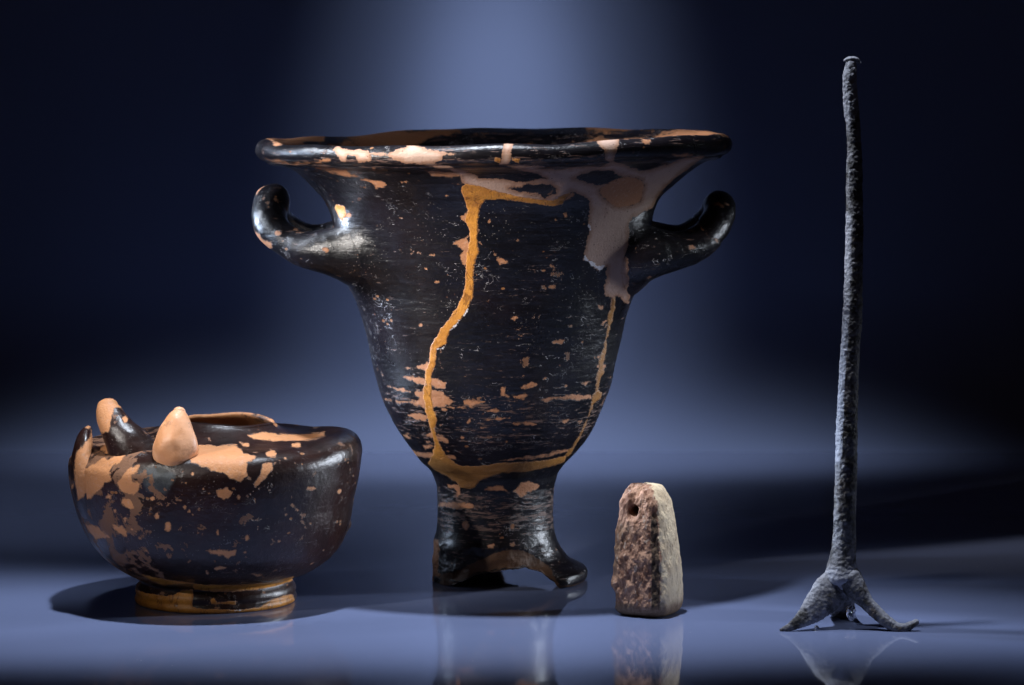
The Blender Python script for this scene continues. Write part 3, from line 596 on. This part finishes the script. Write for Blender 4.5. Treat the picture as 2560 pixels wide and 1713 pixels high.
CU_CLAY += [ell('E', *e) for e in ((595, 805, 15, 26), (660, 875, 22, 29), (765, 755, 15, 12), (792, 776, 9), (1090, 695, 15), (812, 550, 10), (1146, 940, 17, 20), (965, 910, 12, 21), (1540, 640, 28, 18), (1710, 660, 14), (568, 706, 10), (850, 765, 9, 7), (818, 800, 9),
                                    (338, 778, 14), (495, 942, 18, 10), (465, 905, 12), (440, 890, 10), (1385, 800, 12, 10), (1215, 880, 7, 16), (1195, 720, 6, 14), (1130, 1030, 10, 8), (905, 1160, 14, 9), (1475, 962, 8), (1340, 965, 7), (690, 590, 12, 8), (400, 830, 12, 22), (410, 970, 10, 8), (985, 655, 8), (1380, 460, 8), (880, 640, 8))]
CU_AM = [R('E', [(495, 1165), (600, 1188), (720, 1208), (900, 1232), (1100, 1232), (1300, 1212), (1430, 1178), (1425, 1205), (1330, 1238), (1200, 1262), (1050, 1275), (900, 1270), (820, 1262), (812, 1225), (700, 1226), (640, 1240), (560, 1208)]),
         R('E', [(455, 1255), (530, 1280), (650, 1300), (700, 1290), (750, 1262), (818, 1255), (812, 1362), (900, 1382), (1100, 1382), (1220, 1368), (1290, 1322), (1420, 1285), (1440, 1330), (1420, 1390), (1100, 1425), (900, 1430), (700, 1420), (550, 1400), (450, 1360)]),
         R('E', [(918, 1322), (940, 1308), (962, 1335), (1078, 1330), (1072, 1350), (930, 1347)])]
fr = (N[:, 1] < .15) & (ri.ravel() < cc[1] + 3)
at = dict(clay=marks(co, fr, CU_CLAY), plaster=np.full(len(co), -CAP), amber=marks(co, fr, CU_AM), white=marks(co, fr, [ell('E', 1088, 1388, 22, 8), ell('E', 712, 1360, 8, 5)]), haze=marks(co, fr, [ell('E', 600, 590, 92, 82, 16)]), wear=np.full(len(co), -.4), fract=np.full(len(co), -CAP), chip=.04 + .16 * smooth(470, 330, CX + co[:, 0] * F / co[:, 1]))
lipz = (ri.ravel() > cc[1] - 9) & (ri.ravel() < cc[1] + 12) & (np.sin(Ac.ravel()) > -.15)
at['clay'] = np.where(lipz, np.maximum(at['clay'], 5 + 6 * vnoise(co, 60, 31)), at['clay'])
inn = (ri.ravel() >= cc[1] + 12)
at['clay'] = np.where(inn, 12 * (np.sin(Ac.ravel() * 9 + .7) * .6 + vnoise(co, 40, 33) - .2), at['clay'])
bk = 12 * (fbm(co, 38, 3, 15) - .55); at['clay'] = np.where((N[:, 1] >= .15) & ~inn & ~lipz, np.clip(bk, -CAP, CAP), at['clay'])
KO_keep = KO; KO = CO_
submesh('foot', fc[:(cc[0] - 1) * nc], cup, M_CU)
submesh('bowl', fc[(cc[0] - 1) * nc:], cup, M_CU)
def cpath(pts): return [((CX - CX) + (px - CX) * (DC + d * SC) / F, DC + d * SC, H - (py - HY) * (DC + d * SC) / F) for px, py, d in pts]
# bare clay knob where one handle broke off
c_, f_c, _ = tube(cpath([(437, 1158, -292), (437, 1140, -306), (437, 1116, -314), (439, 1088, -312), (443, 1062, -306), (446, 1042, -298), (448, 1030, -294)]), [v * SC for v in (42, 50, 51, 44, 33, 21, 10)], 120, 80, .85)
nn = vnormals(c_, f_c); c_ = c_ + nn * (.0013 * vnoise(c_, 62, 47) + .0006 * vnoise(c_, 160, 48))[:, None]
o = mesh_obj('handle_stub', c_, f_c, M_STUB, cup, CO_); o['label'] = 'pointed knob of bare orange clay where a handle broke off'
# blackened prong
c_, f_c, _ = tube(cpath([(340, 1145, -215), (318, 1110, -215), (298, 1080, -205), (281, 1052, -190), (272, 1028, -176), (270, 1016, -170)]), [v * SC for v in (62, 54, 44, 36, 32, 27)], 80, 60, .9)
o = glazed_part('handle_stub', c_, f_c, cup, CO_, clay=[R('E', [(205, 150), (240, 90), (330, 80), (385, 120), (395, 150), (340, 150), (318, 190), (310, 260), (290, 300), (240, 300), (215, 260)]), ell('E', 400, 215, 16, 22)], mat=M_CU, bump=.0009)
o['label'] = 'upright broken handle prong, half black and half bare clay'
# lobe that hugs the left side
c_, f_c, _ = tube(cpath([(219, 1078, -95), (210, 1096, -115), (207, 1130, -135), (208, 1170, -145), (214, 1220, -145), (230, 1280, -130), (255, 1335, -110)]), [v * SC for v in (10, 20, 27, 31, 31, 26, 14)], 90, 60, 1.9)
o = glazed_part('handle_lobe', c_, f_c, cup, CO_, clay=[R('E', [(100, 420), (130, 380), (180, 330), (195, 270), (215, 300), (200, 400), (190, 470), (230, 500), (200, 640), (110, 720), (90, 600), (85, 500)]), ell('E', 175, 262, 26, 12), ell('E', 75, 620, 10, 30)], mat=M_CU, bump=.0008)
KO = KO_keep

# ================================================================== LOOM WEIGHT
DL = 1.703; SL = DL / F; LXC = 1480 + 528 / 3.733; LX = (LXC - CX) * SL; LO = (LX, DL, 0)
lw = thing('loom_weight', 'small rough clay loom weight, tapering block with reddish front and pale right side', 'loom weight', LO)
hgt = .0685; nth, nzv = 420, 300
th = np.linspace(0, 2 * np.pi, nth, endpoint=False); rot = math.radians(-27)
t = np.concatenate([np.linspace(0, 1, nzv)])
zz, kz = [], []; BR = .0075
for q in np.linspace(0, 1, 26)[:-1]: zz.append(BR * (1 - math.cos(q * math.pi / 2)) + .0); kz.append(('b', q))
for q in np.linspace(0, 1, nzv): zz.append(BR + (hgt - BR - .0095) * q); kz.append(('m', q))
for q in np.linspace(0, 1, 40)[1:]: zz.append(hgt - .0095 + .0095 * math.sin(q * math.pi / 2)); kz.append(('t', q))
co = []
def rsq(th, e): return 1.0 / (np.abs(np.cos(th)) ** e + np.abs(np.sin(th)) ** e) ** (1 / e)
for z, (kd, q) in zip(zz, kz):
    v = z / hgt
    half = (.0164 * (1 - v) + .0110 * v) + .0016 * math.sin(math.pi * min(v * 1.05, 1))
    if kd == 'b': half = half - .0052 * (1 - math.sin(q * math.pi / 2))
    if kd == 't': half = half * (1 - .0 * q) - .0062 * (1 - math.cos(q * math.pi / 2))
    rr2 = rsq(th - rot, 3.9) * half
    co.append(np.stack([LX + rr2 * np.cos(th) - .0016 * v, DL + rr2 * np.sin(th), np.full(nth, z)], 1))
# flat top and bottom closed by shrinking rings
def closing(ring, n=14):
    c0 = ring.mean(0); return [c0 + (ring - c0) * k3 for k3 in np.linspace(1, .01, n)[1:]]
co = closing(co[0])[::-1] + co + closing(co[-1])
nrl = len(co); co = np.concatenate(co); fl = grid_faces(nrl, nth); N = vnormals(co, fl)
if N[150 * nth] @ (co[150 * nth] - np.array([LX, DL, co[150 * nth, 2]])) < 0: fl = fl[:, ::-1]; N = -N
loc = co - np.array([LX, DL, 0]); cr, sr = math.cos(-rot), math.sin(-rot)
lx, ly = loc[:, 0] * cr - loc[:, 1] * sr, loc[:, 0] * sr + loc[:, 1] * cr     # local square axes: +x right face, -y front face
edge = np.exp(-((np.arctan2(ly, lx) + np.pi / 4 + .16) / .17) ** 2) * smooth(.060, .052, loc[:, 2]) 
rough_ = np.where(lx > -ly * .98, .45, 1.0)
d = (.0006 * fbm(co, 90, 3, 51) + .00075 * fbm(co * np.array([1, 1, .55]), 380, 3, 52) * rough_ - .0007 * edge)
d += -.0035 * np.exp(-(((loc[:, 2] - .009) / .004) ** 2 + ((np.arctan2(ly, lx) + 2.6) / .22) ** 2))
co = co + N * (d * smooth(-.001, .006, loc[:, 2]))[:, None]
# the hole through the front face: push the surface in
hx, hz = -.0028, hgt - .0126
dh = np.hypot(lx - hx, (co[:, 2] - hz) * .95) + .0004 * vnoise(co, 400, 60)
fr_ = (ly < 0) & (np.abs(lx) < .012)
push = np.where(fr_, .013 * smooth(.0033, .0017, dh) + .0006 * smooth(.0060, .003, dh), 0)
dirv = np.array([math.sin(-rot) , math.cos(-rot), 0]); dirv = np.array([-math.sin(rot), math.cos(rot), 0])
co = co + dirv * push[:, None]
co[:, 2] = np.maximum(co[:, 2], .0002)
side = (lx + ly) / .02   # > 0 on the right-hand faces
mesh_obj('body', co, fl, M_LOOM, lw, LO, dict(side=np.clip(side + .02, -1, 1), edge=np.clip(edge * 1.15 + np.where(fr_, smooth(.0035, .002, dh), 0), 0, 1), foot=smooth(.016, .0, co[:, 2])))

# ================================================================== METAL STAND (right)
DR = 1.662; SR = DR / F; RX = (2112 - CX) * SR; RO = (RX, DR, 0)
rod = thing('metal_stand', 'tall thin corroded grey metal rod standing on splayed feet', 'stand', RO)
def rpt(px, py, d=0.0): return ((px - CX) * (DR + d) / F, DR + d, H - (py - HY) * (DR + d) / F)
def metal(name, c, f, amp=1.0, lit=None, label=None):
    n = vnormals(c, f)
    if (n * (c - c.mean(0))).sum() < 0: n = -n; f = f[:, ::-1]
    d = (.00020 * fbm(c, 170, 3, 71) + .00028 * np.abs(vnoise(c, 420, 72)) + .00022 * fbm(c, 800, 2, 73)) * amp
    c = c + n * d[:, None]; c[:, 2] = np.maximum(c[:, 2], .0002)
    z = c[:, 2]; a = lit(c, n) if lit else np.zeros(len(c))
    o = mesh_obj(name, c, f, M_ROD, rod, RO, dict(lit=a))
    if label: o['label'] = label
    return o
sh = [(2127, 160, 15), (2126, 178, 17.5), (2124.5, 200, 18.5), (2125.5, 235, 20), (2129, 273, 20), (2133, 311, 19.5), (2136, 368, 19), (2135.5, 426, 21.5), (2136, 502, 22.5), (2136, 579, 23), (2134, 655, 23.5), (2133, 720, 23.5),
      (2131, 792, 25.5), (2125, 883, 24.5), (2120, 975, 26), (2117, 1067, 28), (2115.5, 1159, 28.5), (2113, 1250, 29), (2111, 1330, 29.5), (2109, 1380, 32), (2105, 1415, 38), (2103, 1445, 44), (2104, 1458, 34)]
c_, f_c, _ = tube([rpt(x, y) for x, y, q in sh], [(q - 1.5) * SR for x, y, q in sh], 900, 72, .95)
def lit_shaft(c, n):  # painted brightness by facing and height along the shaft
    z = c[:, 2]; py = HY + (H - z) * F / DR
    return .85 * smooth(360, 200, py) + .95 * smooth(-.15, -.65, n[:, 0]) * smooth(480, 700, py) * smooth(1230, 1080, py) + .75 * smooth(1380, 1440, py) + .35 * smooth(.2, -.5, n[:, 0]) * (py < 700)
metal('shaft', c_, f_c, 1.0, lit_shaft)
c_, f_c, _ = tube([rpt(2112, 151, -.001), rpt(2120, 148), rpt(2130, 147), rpt(2140, 149), rpt(2146, 155, .001), rpt(2151, 158, .001)], [v * SR for v in (3, 5, 6, 6, 4.5, 3)], 40, 30, 1.6)
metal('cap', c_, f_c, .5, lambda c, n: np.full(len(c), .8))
c_, f_c, _ = tube([rpt(2092, 1450, -.002), rpt(2078, 1475, -.003), rpt(2057, 1500, -.005), rpt(2033, 1525, -.007), rpt(2012, 1543, -.009), rpt(1990, 1559, -.011), rpt(1968, 1571, -.012), rpt(1953, 1576, -.012)], [v * SR for v in (36, 45, 40, 32, 23, 14, 8, 4)], 160, 64, .42)
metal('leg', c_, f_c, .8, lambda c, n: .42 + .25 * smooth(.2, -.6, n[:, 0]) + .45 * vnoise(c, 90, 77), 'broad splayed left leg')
c_, f_c, _ = tube([rpt(2122, 1448, -.002), rpt(2143, 1478, -.004), rpt(2165, 1505, -.006), rpt(2192, 1532, -.008), rpt(2220, 1556, -.010), rpt(2244, 1570, -.011), rpt(2266, 1568, -.011), rpt(2284, 1560, -.011), rpt(2292, 1555, -.011)], [v * SR for v in (34, 28, 19, 16, 14.5, 13, 10.5, 8, 6)], 160, 56, .9)
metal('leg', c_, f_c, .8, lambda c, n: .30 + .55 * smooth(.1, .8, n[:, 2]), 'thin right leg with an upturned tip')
c_, f_c, _ = tube([rpt(2105, 1458, .002), rpt(2104, 1485, .012), rpt(2104, 1510, .022), rpt(2106, 1528, .030), rpt(2112, 1534, .034)], [v * SR for v in (36, 34, 33, 30, 22)], 80, 48, .8)
metal('leg', c_, f_c, .8, None, 'short back leg')
# clear putty under the feet
pt = thing('putty_blob', 'clear lumps of mounting putty under the corroded metal stand', 'putty', rpt(2100, 1565, -.002)[:2] + (0,))
def blob(px, py, d, r, n=40):
    c0 = np.array(rpt(px, py, d)); u, v = np.meshgrid(np.linspace(.02, np.pi - .02, n), np.linspace(0, 2 * np.pi, n * 2, endpoint=False), indexing='ij')
    dr = np.stack([np.sin(u) * np.cos(v), np.sin(u) * np.sin(v), np.cos(u)], -1).reshape(-1, 3)
    r_ = np.array(r) * SR; c = c0 + dr * r_ * (1 + .25 * vnoise(dr, 2.3, int(px)) + .10 * vnoise(dr, 6, 5))[:, None]
    c[:, 2] = np.maximum(c[:, 2], .0003)
    return mesh_obj('putty', c, grid_faces(n, n * 2), M_PUTTY, pt, tuple(pt.location))
blob(2128, 1532, .008, (12, 12, 18)); blob(2042, 1573, -.004, (6, 6, 9))
